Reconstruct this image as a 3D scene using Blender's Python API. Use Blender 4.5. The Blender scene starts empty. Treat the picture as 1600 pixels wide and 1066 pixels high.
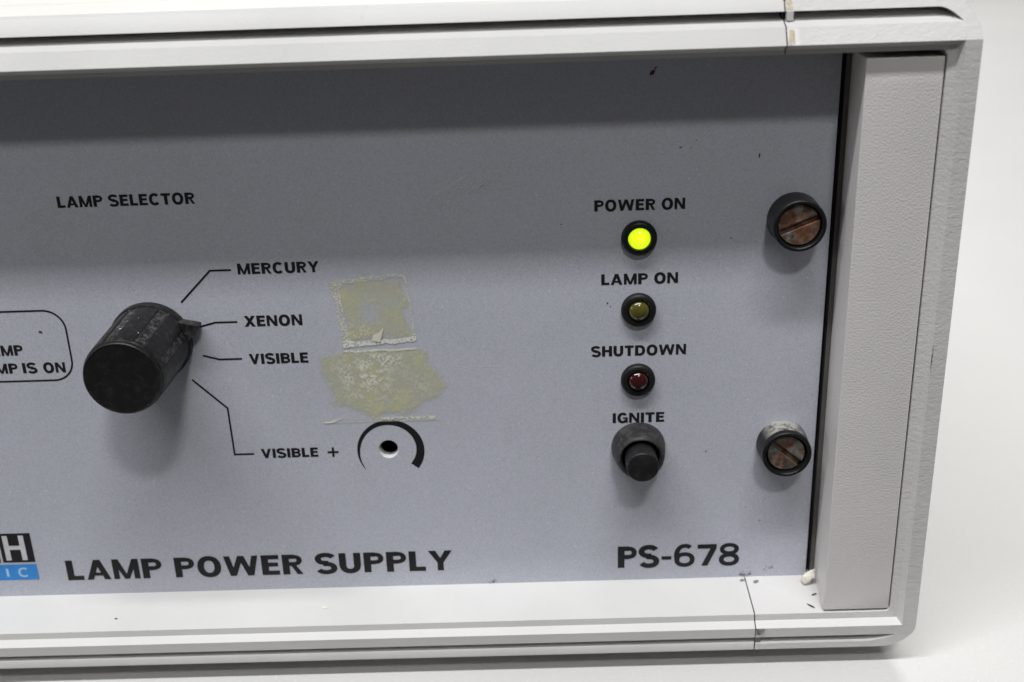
import bpy, bmesh, math, random
import numpy as np
from mathutils import Vector, Matrix

# ------------------------------------------------------------------ camera, light
S = 0.001                     # the scene is laid out in millimetres, built in metres
sc = bpy.context.scene
C = sc.collection
random.seed(7)

cam_d = bpy.data.cameras.new('camera')
cam = bpy.data.objects.new('camera', cam_d)
C.objects.link(cam)
cam.location = (1.269 * S, -236.774 * S, 99.102 * S)
cam.rotation_euler = (1.19295773, 0.0326615574, 0.00219199585)
cam_d.sensor_width = 36.0
cam_d.lens = 36.0 * 1800.83 / 1600.0
cam_d.clip_start = 0.01
cam_d.clip_end = 20.0
cam_d.dof.use_dof = True
cam_d.dof.focus_distance = 0.250
cam_d.dof.aperture_fstop = 15.0
sc.camera = cam

w = bpy.data.worlds.new('World')
sc.world = w
w.use_nodes = True
w.node_tree.nodes['Background'].inputs[0].default_value = (1.0, 0.985, 0.965, 1)
w.node_tree.nodes['Background'].inputs[1].default_value = 0.080


def area(name, loc, target, size, size_y, power, col=(1, 1, 1)):
    l = bpy.data.lights.new(name, 'AREA')
    l.shape = 'RECTANGLE'
    l.size = size * S
    l.size_y = size_y * S
    l.energy = power
    l.color = col
    o = bpy.data.objects.new(name, l)
    o.location = Vector(loc) * S
    d = (Vector(target) - Vector(loc)).normalized()
    o.rotation_euler = d.to_track_quat('-Z', 'Y').to_euler()
    C.objects.link(o)
    return o


area('front_lamp', (160, -900, 1071), (0, 0, 0), 150, 85, 4.5, (1.0, 0.99, 0.97))
area('overhead_lamp', (-480, -815, 2590), (-480, 0, 0), 2600, 150, 88.0, (0.985, 0.987, 1.0))
area('side_fill', (-1800, -330, 520), (0, -60, 0), 600, 500, 3.4, (1.0, 0.99, 0.98))  # added fill from the left, brightens the right-hand chamfer
area('rear_fill', (900, 3500, 2400), (500, 2100, -74), 900, 500, 84.0, (1.0, 0.985, 0.96))  # added fill behind the unit, lifts the far table and backdrop
sc.view_settings.view_transform = 'Standard'
sc.view_settings.look = 'None'
sc.view_settings.exposure = 0.0
sc.view_settings.gamma = 1.0


# ------------------------------------------------------------------ materials
def srgb(r, g, b):
    f = lambda c: (c / 12.92 if c <= 0.04045 else ((c + 0.055) / 1.055) ** 2.4)
    return (f(r / 255), f(g / 255), f(b / 255), 1)


class NT:
    """tiny node helper"""
    def __init__(s, name):
        s.m = bpy.data.materials.new(name)
        s.m.use_nodes = True
        s.t = s.m.node_tree
        s.b = s.t.nodes['Principled BSDF']
        s.out = s.t.nodes['Material Output']
        s.co = s.t.nodes.new('ShaderNodeTexCoord').outputs['Object']

    def n(s, typ, **kw):
        x = s.t.nodes.new(typ)
        for k, v in kw.items():
            if k.startswith('_'):
                setattr(x, k[1:], v)
            else:
                x.inputs[k.replace('__', ' ')].default_value = v
        return x

    def l(s, a, b):
        s.t.links.new(a, b)

    def noise(s, scale, detail=3, rough=0.55, dist=0.0, scl=None):
        x = s.n('ShaderNodeTexNoise', Scale=scale, Detail=detail, Roughness=rough, Distortion=dist)
        if scl:
            mp = s.n('ShaderNodeMapping')
            mp.inputs['Scale'].default_value = scl
            s.l(s.co, mp.inputs['Vector'])
            s.l(mp.outputs[0], x.inputs['Vector'])
        else:
            s.l(s.co, x.inputs['Vector'])
        return x.outputs['Fac']

    def ramp(s, fac, stops):
        r = s.t.nodes.new('ShaderNodeValToRGB')
        e = r.color_ramp.elements
        while len(e) < len(stops):
            e.new(0.5)
        for i, (p, c) in enumerate(stops):
            e[i].position = p
            e[i].color = c if len(c) == 4 else (*c, 1)
        s.l(fac, r.inputs[0])
        return r.outputs[0]

    def mix(s, fac, a, b, mode='MIX'):
        x = s.t.nodes.new('ShaderNodeMix')
        x.data_type = 'RGBA'
        x.blend_type = mode
        for sock, v in ((x.inputs[0], fac), (x.inputs[6], a), (x.inputs[7], b)):
            if hasattr(v, 'is_linked') or isinstance(v, bpy.types.NodeSocket):
                s.l(v, sock)
            else:
                sock.default_value = v
        return x.outputs[2]

    def bump(s, h, strength, dist, prev=None):
        b = s.n('ShaderNodeBump', Strength=strength, Distance=dist)
        s.l(h, b.inputs['Height'])
        if prev is not None:
            s.l(prev, b.inputs['Normal'])
        return b.outputs[0]


def g(v):
    return (v, v, v, 1)


def mat_paint(name, col, rough, grain, gstr, dirt=0.25, dirt_col=(0.32, 0.29, 0.24, 1), spec=0.35, wrinkle=0.0):
    t = NT(name)
    big = t.ramp(t.noise(28, 4, 0.6), [(0.35, g(0.94)), (0.7, g(1.03))])
    c = t.mix(1.0, col, big, 'MULTIPLY')
    spots = t.ramp(t.noise(330, 5, 0.7), [(0.66, g(0)), (0.78, g(dirt))])
    c = t.mix(spots, c, dirt_col)
    t.l(c, t.b.inputs['Base Color'])
    t.b.inputs['Roughness'].default_value = rough
    t.b.inputs['Specular IOR Level'].default_value = spec
    nrm = t.bump(t.noise(grain, 2, 0.5), gstr, 0.0001)
    if wrinkle:
        nrm = t.bump(t.noise(650, 2, 0.6, 0.6, (0.8, 1, 1.6)), wrinkle, 0.0003, nrm)
    t.l(nrm, t.b.inputs['Normal'])
    return t.m


def mat_panel():
    t = NT('panel_silver_grey')
    base = (0.510, 0.524, 0.592, 1)
    v = t.n('ShaderNodeTexVoronoi', Scale=3600.0)
    t.l(t.co, v.inputs['Vector'])
    fleck = t.ramp(v.outputs['Color'], [(0.0, g(0.84)), (0.55, g(1.0)), (0.92, g(1.05)), (1.0, g(1.35))])
    c = t.mix(1.0, base, fleck, 'MULTIPLY')
    big = t.ramp(t.noise(16, 5, 0.6), [(0.3, (0.95, 0.955, 0.95, 1)), (0.7, (1.03, 1.03, 1.035, 1))])
    c = t.mix(1.0, c, big, 'MULTIPLY')
    sm = t.ramp(t.noise(55, 5, 0.65, 0.8), [(0.60, g(0)), (0.75, g(0.22))])
    c = t.mix(sm, c, (0.40, 0.385, 0.34, 1))
    dots = t.ramp(t.noise(900, 2, 0.5), [(0.80, g(0)), (0.84, g(0.35))])
    c = t.mix(dots, c, (0.78, 0.78, 0.78, 1))
    t.l(c, t.b.inputs['Base Color'])
    t.l(t.ramp(t.noise(40, 4), [(0.3, g(0.46)), (0.7, g(0.58))]), t.b.inputs['Roughness'])
    t.b.inputs['Specular IOR Level'].default_value = 0.3
    t.l(t.bump(t.noise(2600, 2), 0.10, 0.00004), t.b.inputs['Normal'])
    return t.m


def mat_black_plastic(name, base=0.012, rough=0.42, dust=0.3, dscale=420, lo=0.5, hi=0.72, dcol=(0.16, 0.155, 0.15, 1), settled=False):
    t = NT(name)
    d1 = t.ramp(t.noise(dscale, 7, 0.72, 0.5), [(lo, g(0)), (hi, g(dust))])
    if settled:          # chalky dust lodged only round the top of the collar
        sp = t.t.nodes.new('ShaderNodeSeparateXYZ')
        t.l(t.co, sp.inputs[0])
        mr = t.n('ShaderNodeMapRange')
        t.l(sp.outputs['Z'], mr.inputs['Value'])
        mr.inputs['From Min'].default_value = 0.0030
        mr.inputs['From Max'].default_value = 0.0052
        d1 = t.mix(1.0, d1, mr.outputs[0], 'MULTIPLY')
    d2 = t.ramp(t.noise(1700, 2, 0.5), [(0.72, g(0)), (0.78, g(min(1, dust * 2)))])
    c = t.mix(d1, (base, base, base * 1.06, 1), dcol)
    c = t.mix(d2, c, (0.3, 0.3, 0.29, 1))
    t.l(c, t.b.inputs['Base Color'])
    t.b.inputs['Specular IOR Level'].default_value = 0.3
    t.l(t.ramp(t.noise(300, 4), [(0.3, g(rough - 0.06)), (0.7, g(rough + 0.12))]), t.b.inputs['Roughness'])
    t.l(t.bump(t.noise(1500, 3), 0.18, 0.00008), t.b.inputs['Normal'])
    return t.m


def mat_plain(name, col, rough=0.5, spec=0.4, metal=0.0, bump=0.0, bscale=900):
    t = NT(name)
    c = t.mix(1.0, col, t.ramp(t.noise(500, 4), [(0.3, g(0.9)), (0.7, g(1.06))]), 'MULTIPLY')
    t.l(c, t.b.inputs['Base Color'])
    t.b.inputs['Roughness'].default_value = rough
    t.b.inputs['Specular IOR Level'].default_value = spec
    t.b.inputs['Metallic'].default_value = metal
    if bump:
        t.l(t.bump(t.noise(bscale, 3), bump, 0.0001), t.b.inputs['Normal'])
    return t.m


def mat_rust(name, amt, ringed=False):
    t = NT(name)
    n1 = t.noise(520, 8, 0.72, 0.6)
    n2 = t.noise(260, 6, 0.7, 0.8)
    metal = t.ramp(n2, [(0.35, (0.07, 0.065, 0.06, 1)), (0.5, (0.22, 0.20, 0.175, 1)), (0.7, (0.42, 0.39, 0.36, 1))])
    rust = t.ramp(n1, [(0.3, (0.02, 0.010, 0.006, 1)), (0.5, (0.115, 0.045, 0.02, 1)), (0.7, (0.26, 0.12, 0.06, 1))])
    k = t.ramp(t.noise(380, 5, 0.6, 1.0), [(amt - 0.06, g(1)), (amt + 0.08, g(0))])
    c = t.mix(k, metal, rust)
    t.l(c, t.b.inputs['Base Color'])
    inv = t.ramp(k, [(0, g(0.6)), (1, g(0.05))])
    t.l(inv, t.b.inputs['Metallic'])
    t.l(t.ramp(k, [(0, g(0.34)), (1, g(0.7))]), t.b.inputs['Roughness'])
    nr = t.bump(n1, 0.7, 0.0002)
    if ringed:
        wv = t.n('ShaderNodeTexWave', Scale=150.0, Distortion=1.2)
        wv.wave_type = 'RINGS'
        wv.rings_direction = 'SPHERICAL'
        t.l(t.co, wv.inputs['Vector'])
        nr = t.bump(wv.outputs['Fac'], 0.5, 0.0002, nr)
    t.l(nr, t.b.inputs['Normal'])
    return t.m


def mat_lens(name, col, emit=0.0, emit_col=None):
    t = NT(name)
    b = t.b
    t.l(t.mix(1.0, col, t.ramp(t.noise(420, 3), [(0.3, g(0.75)), (0.7, g(1.15))]), 'MULTIPLY'), b.inputs['Base Color'])
    b.inputs['Roughness'].default_value = 0.16
    b.inputs['Specular IOR Level'].default_value = 0.6
    b.inputs['Coat Weight'].default_value = 0.12
    b.inputs['Coat Roughness'].default_value = 0.06
    if emit:
        sp = t.n('ShaderNodeMapping')
        sp.inputs['Scale'].default_value = (1 / 0.0026, 0, 1 / 0.0026)
        t.l(t.co, sp.inputs['Vector'])
        gr = t.n('ShaderNodeTexGradient')
        gr.gradient_type = 'SPHERICAL'
        t.l(sp.outputs[0], gr.inputs['Vector'])
        t.l(t.ramp(gr.outputs['Fac'], [(0.05, (0.52, 0.9, 0.0, 1)), (0.45, emit_col), (0.95, (0.80, 1.0, 0.02, 1))]), b.inputs['Emission Color'])
        b.inputs['Emission Strength'].default_value = emit
    return t.m


def mat_residue():
    """colour and coverage come from the sheet's own vertex data (olive glue, white frost)"""
    t = NT('adhesive_residue')
    a = t.n('ShaderNodeAttribute', _attribute_name='stain')
    t.l(a.outputs['Color'], t.b.inputs['Base Color'])
    t.l(a.outputs['Alpha'], t.b.inputs['Alpha'])
    t.b.inputs['Roughness'].default_value = 0.5
    t.l(t.bump(t.noise(1700, 4, 0.7), 0.35, 0.00012), t.b.inputs['Normal'])
    return t.m


def mat_glue(name, col, lo, hi, top):
    t = NT(name)
    t.b.inputs['Base Color'].default_value = col
    t.b.inputs['Roughness'].default_value = 0.45
    t.l(t.ramp(t.noise(900, 4, 0.6), [(lo, g(0)), (hi, g(top))]), t.b.inputs['Alpha'])
    return t.m


def mat_table():
    t = NT('white_table_cover')
    c = t.mix(1.0, (0.565, 0.562, 0.55, 1), t.ramp(t.noise(9, 4), [(0.3, g(0.965)), (0.7, g(1.02))]), 'MULTIPLY')
    c = t.mix(t.ramp(t.noise(1300, 3, 0.7), [(0.58, g(0)), (0.74, g(0.3))]), c, (0.86, 0.855, 0.84, 1))
    t.l(c, t.b.inputs['Base Color'])
    t.b.inputs['Roughness'].default_value = 0.55
    nr = t.bump(t.noise(850, 3, 0.7), 0.35, 0.0003)
    t.l(nr, t.b.inputs['Normal'])
    return t.m


M = {
    'panel': mat_panel(),
    'rail': mat_paint('rail_light_grey_paint', (0.60, 0.597, 0.585, 1), 0.5, 1900, 0.45, 0.35),
    'frame': mat_paint('end_frame_light_grey_cast', (0.62, 0.612, 0.602, 1), 0.45, 1500, 0.6, 0.22, wrinkle=0.32),
    'filler': mat_paint('filler_grey_plastic', (0.675, 0.655, 0.642, 1), 0.38, 2300, 0.95, 0.10, spec=0.5),
    'cover': mat_paint('cover_cream_paint', (0.80, 0.79, 0.755, 1), 0.5, 1500, 0.2, 0.15),
    'black': mat_black_plastic('knob_black_plastic', 0.010, 0.42, 0.26, 900, 0.52, 0.74),
    'dusty': mat_black_plastic('knob_flute_dusty', 0.013, 0.5, 0.75, 900, 0.47, 0.68, (0.20, 0.19, 0.18, 1)),
    'pointer': mat_black_plastic('pointer_black_plastic', 0.012, 0.45, 0.4, 700, 0.48, 0.7),
    'cap': mat_black_plastic('knob_cap_black', 0.009, 0.42, 0.10),
    'bezel': mat_black_plastic('bezel_black_plastic', 0.007, 0.48, 0.2, 600, 0.6, 0.8),
    'button': mat_black_plastic('button_charcoal_plastic', 0.010, 0.42, 0.3, 600, 0.55, 0.78),
    'collar': mat_black_plastic('collar_charcoal_plastic', 0.020, 0.45, 0.4, 520, 0.45, 0.75),
    'ring': mat_black_plastic('screw_black_plastic', 0.006, 0.34, 0.15, 600, 0.62, 0.8),
    'ring_dust': mat_black_plastic('screw_dusty_plastic', 0.014, 0.45, 1.0, 420, 0.36, 0.54, (0.34, 0.33, 0.30, 1), settled=True),
    'ink': mat_plain('black_print', (0.012, 0.012, 0.013, 1), 0.45, 0.3),
    'blue': mat_plain('blue_print', srgb(58, 142, 218), 0.45, 0.3),
    'pale': mat_plain('pale_print', (0.60, 0.60, 0.62, 1), 0.45, 0.3),
    'paleblue': mat_plain('pale_blue_print', (0.42, 0.62, 0.82, 1), 0.45, 0.3),
    'dark': mat_plain('dark_interior', (0.012, 0.012, 0.012, 1), 0.6, 0.2),
    'gasket': mat_plain('gap_dark_strip', (0.14, 0.132, 0.125, 1), 0.5, 0.3),
    'hole': mat_plain('bare_panel_edge', (0.62, 0.62, 0.60, 1), 0.35, 0.5),
    'rust': mat_rust('rusty_steel', 0.53),
    'rust2': mat_rust('worn_rusty_steel', 0.45, True),
    'green': mat_lens('lens_lit_green', (0.45, 0.7, 0.02, 1), 1.0, (0.72, 1.0, 0.0, 1)),
    'amber': mat_lens('lens_unlit_olive', (0.085, 0.078, 0.012, 1)),
    'red': mat_lens('lens_unlit_red', (0.035, 0.004, 0.004, 1)),
    'residue': mat_residue(),
    'glue': mat_glue('yellowed_glue', (0.62, 0.50, 0.28, 1), 0.36, 0.60, 0.75),
    'grime': mat_glue('dark_grime', (0.05, 0.045, 0.035, 1), 0.46, 0.66, 0.8),
    'smear': mat_glue('pale_smear', (0.70, 0.70, 0.64, 1), 0.36, 0.66, 0.42),
    'scratch': mat_glue('bright_scratch', (0.85, 0.85, 0.83, 1), 0.05, 0.3, 0.55),
    'fleck': mat_plain('dark_dirt', (0.09, 0.08, 0.068, 1), 0.8, 0.2),
    'spot': mat_plain('grey_brown_dirt', (0.22, 0.20, 0.165, 1), 0.8, 0.2),
    'brown': mat_plain('brown_dirt', (0.10, 0.045, 0.025, 1), 0.8, 0.2),
    'white': mat_plain('white_fleck', (0.8, 0.79, 0.76, 1), 0.6, 0.3),
    'cream': mat_plain('cream_paper', (0.74, 0.71, 0.60, 1), 0.7, 0.3),
    'chip': mat_plain('hardened_glue', (0.80, 0.77, 0.68, 1), 0.5, 0.4, bump=0.5, bscale=700),
    'rubber': mat_plain('black_rubber', (0.02, 0.02, 0.02, 1), 0.7, 0.3),
    'table': mat_table(),
}


# ------------------------------------------------------------------ mesh helpers
class MB:
    """collects faces given in millimetres, merging equal corners"""
    def __init__(s):
        s.v, s.k, s.f = [], {}, []

    def p(s, c):
        key = (round(c[0], 3), round(c[1], 3), round(c[2], 3))
        i = s.k.get(key)
        if i is None:
            i = s.k[key] = len(s.v)
            s.v.append((c[0] * S, c[1] * S, c[2] * S))
        return i

    def face(s, *pts):
        ids = []
        for q in pts:
            i = s.p(q)
            if i not in ids:
                ids.append(i)
        if len(ids) > 2:
            s.f.append(ids)

    def grid(s, rows):
        for a, b in zip(rows[:-1], rows[1:]):
            for i in range(len(a) - 1):
                s.face(a[i], a[i + 1], b[i + 1], b[i])

    def box(s, x0, x1, y0, y1, z0, z1):
        P = [(x, y, z) for x in (x0, x1) for y in (y0, y1) for z in (z0, z1)]
        for q in ((0, 1, 3, 2), (4, 6, 7, 5), (0, 4, 5, 1), (2, 3, 7, 6), (0, 2, 6, 4), (1, 5, 7, 3)):
            s.face(*[P[i] for i in q])

    def build(s, name, mat, parent=None, smooth=35, bevel=0.0, loc=(0, 0, 0), seg=2, recalc=True):
        me = bpy.data.meshes.new(name)
        me.from_pydata(s.v, [], s.f)
        if recalc:
            bm = bmesh.new()
            bm.from_mesh(me)
            bmesh.ops.recalc_face_normals(bm, faces=bm.faces)
            bm.to_mesh(me)
            bm.free()
        me.materials.append(mat)
        if smooth:
            me.polygons.foreach_set('use_smooth', [True] * len(me.polygons))
            me.set_sharp_from_angle(angle=math.radians(smooth))
        o = bpy.data.objects.new(name, me)
        C.objects.link(o)
        o.location = Vector(loc) * S
        if parent:
            o.parent = parent
        if bevel:
            b = o.modifiers.new('bevel', 'BEVEL')
            b.width = bevel * S
            b.segments = seg
            b.limit_method = 'ANGLE'
            b.angle_limit = math.radians(28)
        return o


def tag(o, label=None, cat=None, group=None, kind=None):
    for k, v in (('label', label), ('category', cat), ('group', group), ('kind', kind)):
        if v:
            o[k] = v
    return o


def empty(name, loc=(0, 0, 0), parent=None):
    o = bpy.data.objects.new(name, None)
    C.objects.link(o)
    o.location = Vector(loc) * S
    o.empty_display_size = 0.01
    if parent:
        o.parent = parent
    return o


def lathe(profile, n=72, rfun=None, close_end=True):
    """profile [(radius, y)], axis along Y; rfun(theta, radius, y) -> radius"""
    mb = MB()
    rows = []
    for r, y in profile:
        row = []
        for i in range(n + 1):
            th = 2 * math.pi * (i % n) / n
            rr = rfun(th, r, y) if rfun else r
            row.append((rr * math.cos(th), y, rr * math.sin(th)))
        rows.append(row)
    mb.grid(rows)
    if close_end and profile[-1][0] > 1e-6:
        mb.face(*rows[-1][:-1])
    return mb


# ------------------------------------------------------------------ the unit
unit = empty('lamp_power_supply', (0, 0, -73))
tag(unit, 'light grey lamp power supply with a recessed silver-grey control panel, on a white table', 'power supply')
unit_origin = Vector((0, 0, -73)) * S


def child(o):
    """parent an object built in scene millimetres to the unit (whose origin is on the table)"""
    o.parent = unit
    o.location = o.location - unit_origin
    return o


# front panel with a real hole for the trimmer
PX0, PX1, PZ0, PZ1 = -206.0, 66.1, -58.2, 66.4
HX, HZ = -31.5, -20.62
mb = MB()
h = 4.0
xs = [PX0, HX - h, HX + h, PX1]
zs = [PZ0, HZ - h, HZ + h, PZ1]
for i in range(3):
    for j in range(3):
        if i == 1 and j == 1:
            continue
        mb.face((xs[i], 0, zs[j]), (xs[i + 1], 0, zs[j]), (xs[i + 1], 0, zs[j + 1]), (xs[i], 0, zs[j + 1]))
n = 48
sq, rings = [], [[], [], []]
for i in range(n + 1):
    th = 2 * math.pi * (i % n) / n - math.pi * 0.75
    c, s_ = math.cos(th), math.sin(th)
    m = max(abs(c), abs(s_))
    sq.append((HX + h * c / m, 0, HZ + h * s_ / m))
    for k, (r, y) in enumerate(((2.32, 0), (2.05, 0.45), (2.05, 2.4))):
        rings[k].append((HX + r * c, y, HZ + r * s_))
mb.grid([sq, rings[0], rings[1], rings[2]])
mb.face((PX1, 0, PZ0), (PX1, 2.4, PZ0), (PX1, 2.4, PZ1), (PX1, 0, PZ1))
mb.face((PX0, 0, PZ0), (PX0, 2.4, PZ0), (PX0, 2.4, PZ1), (PX0, 0, PZ1))
panel = child(mb.build('front_panel', M['panel'], smooth=0))


def onpanel(o):
    o.parent = panel
    return o


# trimmer well behind the hole
mb = lathe([(2.3, 0.0), (2.3, 5.0), (0.9, 5.0), (0.9, 4.0)], 32)
o = onpanel(mb.build('trimmer_well', M['dark'], loc=(HX, 2.4, HZ)))
mb = lathe([(2.34, 0.02), (2.06, 0.44), (2.03, 0.9), (2.03, 2.3)], 48, close_end=False)
o = onpanel(mb.build('hole_rim', M['hole'], loc=(HX, -0.03, HZ)))


# ---- printing on the panel: a wide bold grotesque drawn stroke by stroke (cap height 1)
V_, H_ = 0.30, 0.215


def ell(cx, cz, rx, rz, a0, a1, n=14, p=2.2):
    out = []
    for i in range(n + 1):
        a = math.radians(a0 + (a1 - a0) * i / n)
        c, s_ = math.cos(a), math.sin(a)
        k = (abs(c) ** p + abs(s_) ** p) ** (-1 / p)
        out.append((cx + rx * c * k, cz + rz * s_ * k))
    return out


def R4(x0, x1, z0, z1):
    return ('P', [(x0, z0), (x1, z0), (x1, z1), (x0, z1)])


def D4(xb, xt, wd, z0=0.0, z1=1.0):
    """slanting bar, xb / xt its left corner at foot / head"""
    return ('P', [(xb, z0), (xb + wd, z0), (xt + wd, z1), (xt, z1)])


def glyph(ch):
    v, h_, t = V_, H_, 0.285
    hv, hh = v / 2, h_ / 2
    if ch == 'L':
        return 0.70, [R4(0, v, 0, 1), R4(v, 0.70, 0, h_)]
    if ch == 'A':
        return 1.02, [D4(0, 0.37, 0.27), ('P', [(0.75, 0), (1.02, 0), (0.65, 1), (0.37, 1)]), R4(0.2, 0.82, 0.2, 0.355)]
    if ch == 'M':
        return 1.12, [R4(0, .245, 0, 1), R4(.875, 1.12, 0, 1), ('P', [(0.0, 1), (0.27, 1), (.66, 0), (.46, 0)]), ('P', [(1.12, 1), (.85, 1), (.46, 0), (.66, 0)])]
    if ch in 'PRB':
        o = [R4(0, v, 0, 1), R4(v, .50, 1 - h_, 1)]
        zb = 0.40 if ch == 'P' else 0.42
        o.append(R4(v, .50, zb, zb + h_ * .95))
        zc = (1 + zb) / 2
        o.append(('S', ell(.48, zc, .25, (1 - zb) / 2 - hh, 90, -90, 12), .225))
        if ch == 'R':
            o.append(('P', [(.36, .45), (.58, .45), (.86, 0), (.61, 0)]))
        if ch == 'B':
            o.append(R4(v, .52, 0, h_))
            o.append(('S', ell(.51, .29, .25, .29 - hh, 90, -90, 12), .225))
        return {'P': .83, 'R': .86, 'B': .86}[ch], o
    if ch == 'O':
        return 1.02, [('S', ell(.51, .5, .51 - hv, .53 - hh, 90, 450, 40), t)]
    if ch in 'CG':
        o = [('S', ell(.50, .5, .50 - hv, .53 - hh, 42, 318 if ch == 'C' else 330, 34), t)]
        if ch == 'G':
            o += [R4(.52, .96, .40, .55), R4(.78, .96, .02, .40)]
        return .96, o
    if ch == 'D':
        return .95, [R4(0, v, 0, 1), R4(v, .46, 1 - h_, 1), R4(v, .46, 0, h_), ('S', ell(.46, .5, .49 - hv, .5 - hh, 90, -90, 20), t)]
    if ch == 'W':
        return 1.46, [('P', [(0, 1), (.26, 1), (.49, 0), (.23, 0)]), ('P', [(.60, 1), (.86, 1), (.49, 0), (.23, 0)]),
                      ('P', [(.60, 1), (.86, 1), (1.23, 0), (.97, 0)]), ('P', [(1.20, 1), (1.46, 1), (1.23, 0), (.97, 0)])]
    if ch == 'E':
        return .76, [R4(0, v, 0, 1), R4(v, .75, 0, h_), R4(v, .70, .425, .425 + h_ * .92), R4(v, .75, 1 - h_, 1)]
    if ch == 'S':
        up = ell(.42, .735, .42 - .1, .265 - .065, 22, 270, 20)
        dn = ell(.43, .27, .43 - .1, .27 - .065, 90, -158, 20)
        return .86, [('S', up + dn, .262)]
    if ch == 'U':
        return .92, [R4(0, v, .38, 1), R4(.92 - v, .92, .38, 1), ('S', ell(.46, .40, .46 - hv, .42 - hh, 180, 360, 20), t)]
    if ch == 'Y':
        return 1.0, [R4(.37, .63, 0, .46), ('P', [(0, 1), (.30, 1), (.63, .40), (.37, .40)]), ('P', [(.70, 1), (1.0, 1), (.63, .40), (.37, .40)])]
    if ch == 'T':
        return .84, [R4(.42 - hv, .42 + hv, 0, 1 - h_), R4(0, .84, 1 - h_, 1)]
    if ch == 'N':
        return .94, [R4(0, .245, 0, 1), R4(.695, .94, 0, 1), ('P', [(0.0, 1), (.28, 1), (.94, 0), (.66, 0)])]
    if ch == 'H':
        return .94, [R4(0, v, 0, 1), R4(.94 - v, .94, 0, 1), R4(v, .94 - v, .42, .42 + h_)]
    if ch == 'I':
        return v, [R4(0, v, 0, 1)]
    if ch == 'X':
        return .98, [D4(0, .67, .31), ('P', [(.67, 0), (.98, 0), (.31, 1), (.0, 1)])]
    if ch == 'V':
        return .98, [('P', [(0, 1), (.28, 1), (.62, 0), (.36, 0)]), ('P', [(.70, 1), (.98, 1), (.62, 0), (.36, 0)])]
    if ch == '-':
        return .44, [R4(0, .44, .33, .49)]
    if ch == '+':
        return 1.0, [R4(0, 1.0, .40, .60), R4(.40, .60, 0, .40), R4(.40, .60, .60, 1)]
    if ch == '7':
        return .84, [R4(0, .84, 1 - .2, 1), ('P', [(.57, .81), (.84, .81), (.46, 0), (.18, 0)])]
    if ch == '8':
        return .88, [('S', ell(.44, .755, .34 - .02, .265 - .075, 90, 450, 28), .205), ('S', ell(.44, .27, .44 - .1, .29 - .075, 90, 450, 28), .22)]
    if ch == '6':
        return .90, [('S', ell(.46, .31, .44 - .1, .33 - .075, 90, 450, 28), .22),
                     ('S', ell(.47, .5, .47 - .1, .53 - .075, 52, 200, 20), .22)]
    return .36, []


def strip(pts, wd, closed):
    n = len(pts)
    L, R_ = [], []
    for i in range(n):
        b = Vector(pts[i])
        a = Vector(pts[i - 1]) if i else (Vector(pts[-2]) if closed else None)
        c = Vector(pts[i + 1]) if i < n - 1 else (Vector(pts[1]) if closed else None)
        d1 = (b - a).normalized() if a is not None else None
        d2 = (c - b).normalized() if c is not None else None
        d1 = d1 or d2
        d2 = d2 or d1
        t = (d1 + d2).normalized()
        nn = Vector((-t.y, t.x))
        k = wd / 2 / max(0.5, nn.dot(Vector((-d1.y, d1.x))))
        kz = k * 0.82
        L.append((b.x + nn.x * k, b.y + nn.y * kz))
        R_.append((b.x - nn.x * k, b.y - nn.y * kz))
    return L, R_


def text(txt, x0, x1, z0, z1, mat='ink', y=-0.05, bold=0, name='printed_text', gap=0.125):
    pieces, cur = [], 0.0
    for ch in txt:
        wd, ps = glyph(ch)
        for p in ps:
            pieces.append((cur, p))
        cur += wd + gap * (1 if ch != ' ' else 0.6) - (0.12 if ch == 'L' and wd and txt[txt.find(ch) + 1:txt.find(ch) + 2] in 'Y' else 0)
    cur -= gap
    kx, kz = (x1 - x0) / cur, (z1 - z0)
    mb = MB()
    for i, (ox, p) in enumerate(pieces):
        yy = y - 0.002 * (i % 5)
        T = lambda q: (x0 + (q[0] + ox) * kx, yy, z0 + q[1] * kz)
        if p[0] == 'P':
            mb.face(*[T(q) for q in p[1]])
        else:
            q = p[1]
            closed = (Vector(q[0]) - Vector(q[-1])).length < 1e-4
            L, R_ = strip(q, p[2], closed)
            mb.grid([[T(u) for u in L], [T(u) for u in R_]])
    return onpanel(mb.build(name, M[mat], smooth=0, recalc=False))


text('LAMP SELECTOR', -97.3, -68.15, 38.5, 40.95)
text('MERCURY', -61.0, -43.35, 22.55, 25.0)
text('XENON', -60.95, -48.2, 10.45, 12.95)
text('VISIBLE', -60.9, -47.75, 1.5, 3.95)
text('VISIBLE', -60.9, -47.75, -22.0, -19.65)
text('+', -45.6, -43.05, -22.2, -19.75)
text('LAMP POWER SUPPLY', -111.2, -18.45, -53.45, -47.95)
text('PS-678', 21.1, 50.0, -54.1, -48.2)
text('POWER ON', 16.05, 35.2, 34.05, 36.5)
text('LAMP ON', 17.45, 34.05, 17.6, 20.05)
text('SHUTDOWN', 15.2, 36.15, 0.85, 3.3)
text('IGNITE', 19.9, 31.6, -15.6, -13.15)
text('LAMP', -120.4, -110.95, 5.25, 7.7)
text('LAMP', -122.6, -112.9, 0.95, 3.35)
text('IS', -111.8, -108.6, 0.9, 3.35)
text('ON', -107.15, -102.2, 0.85, 3.3)


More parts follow.
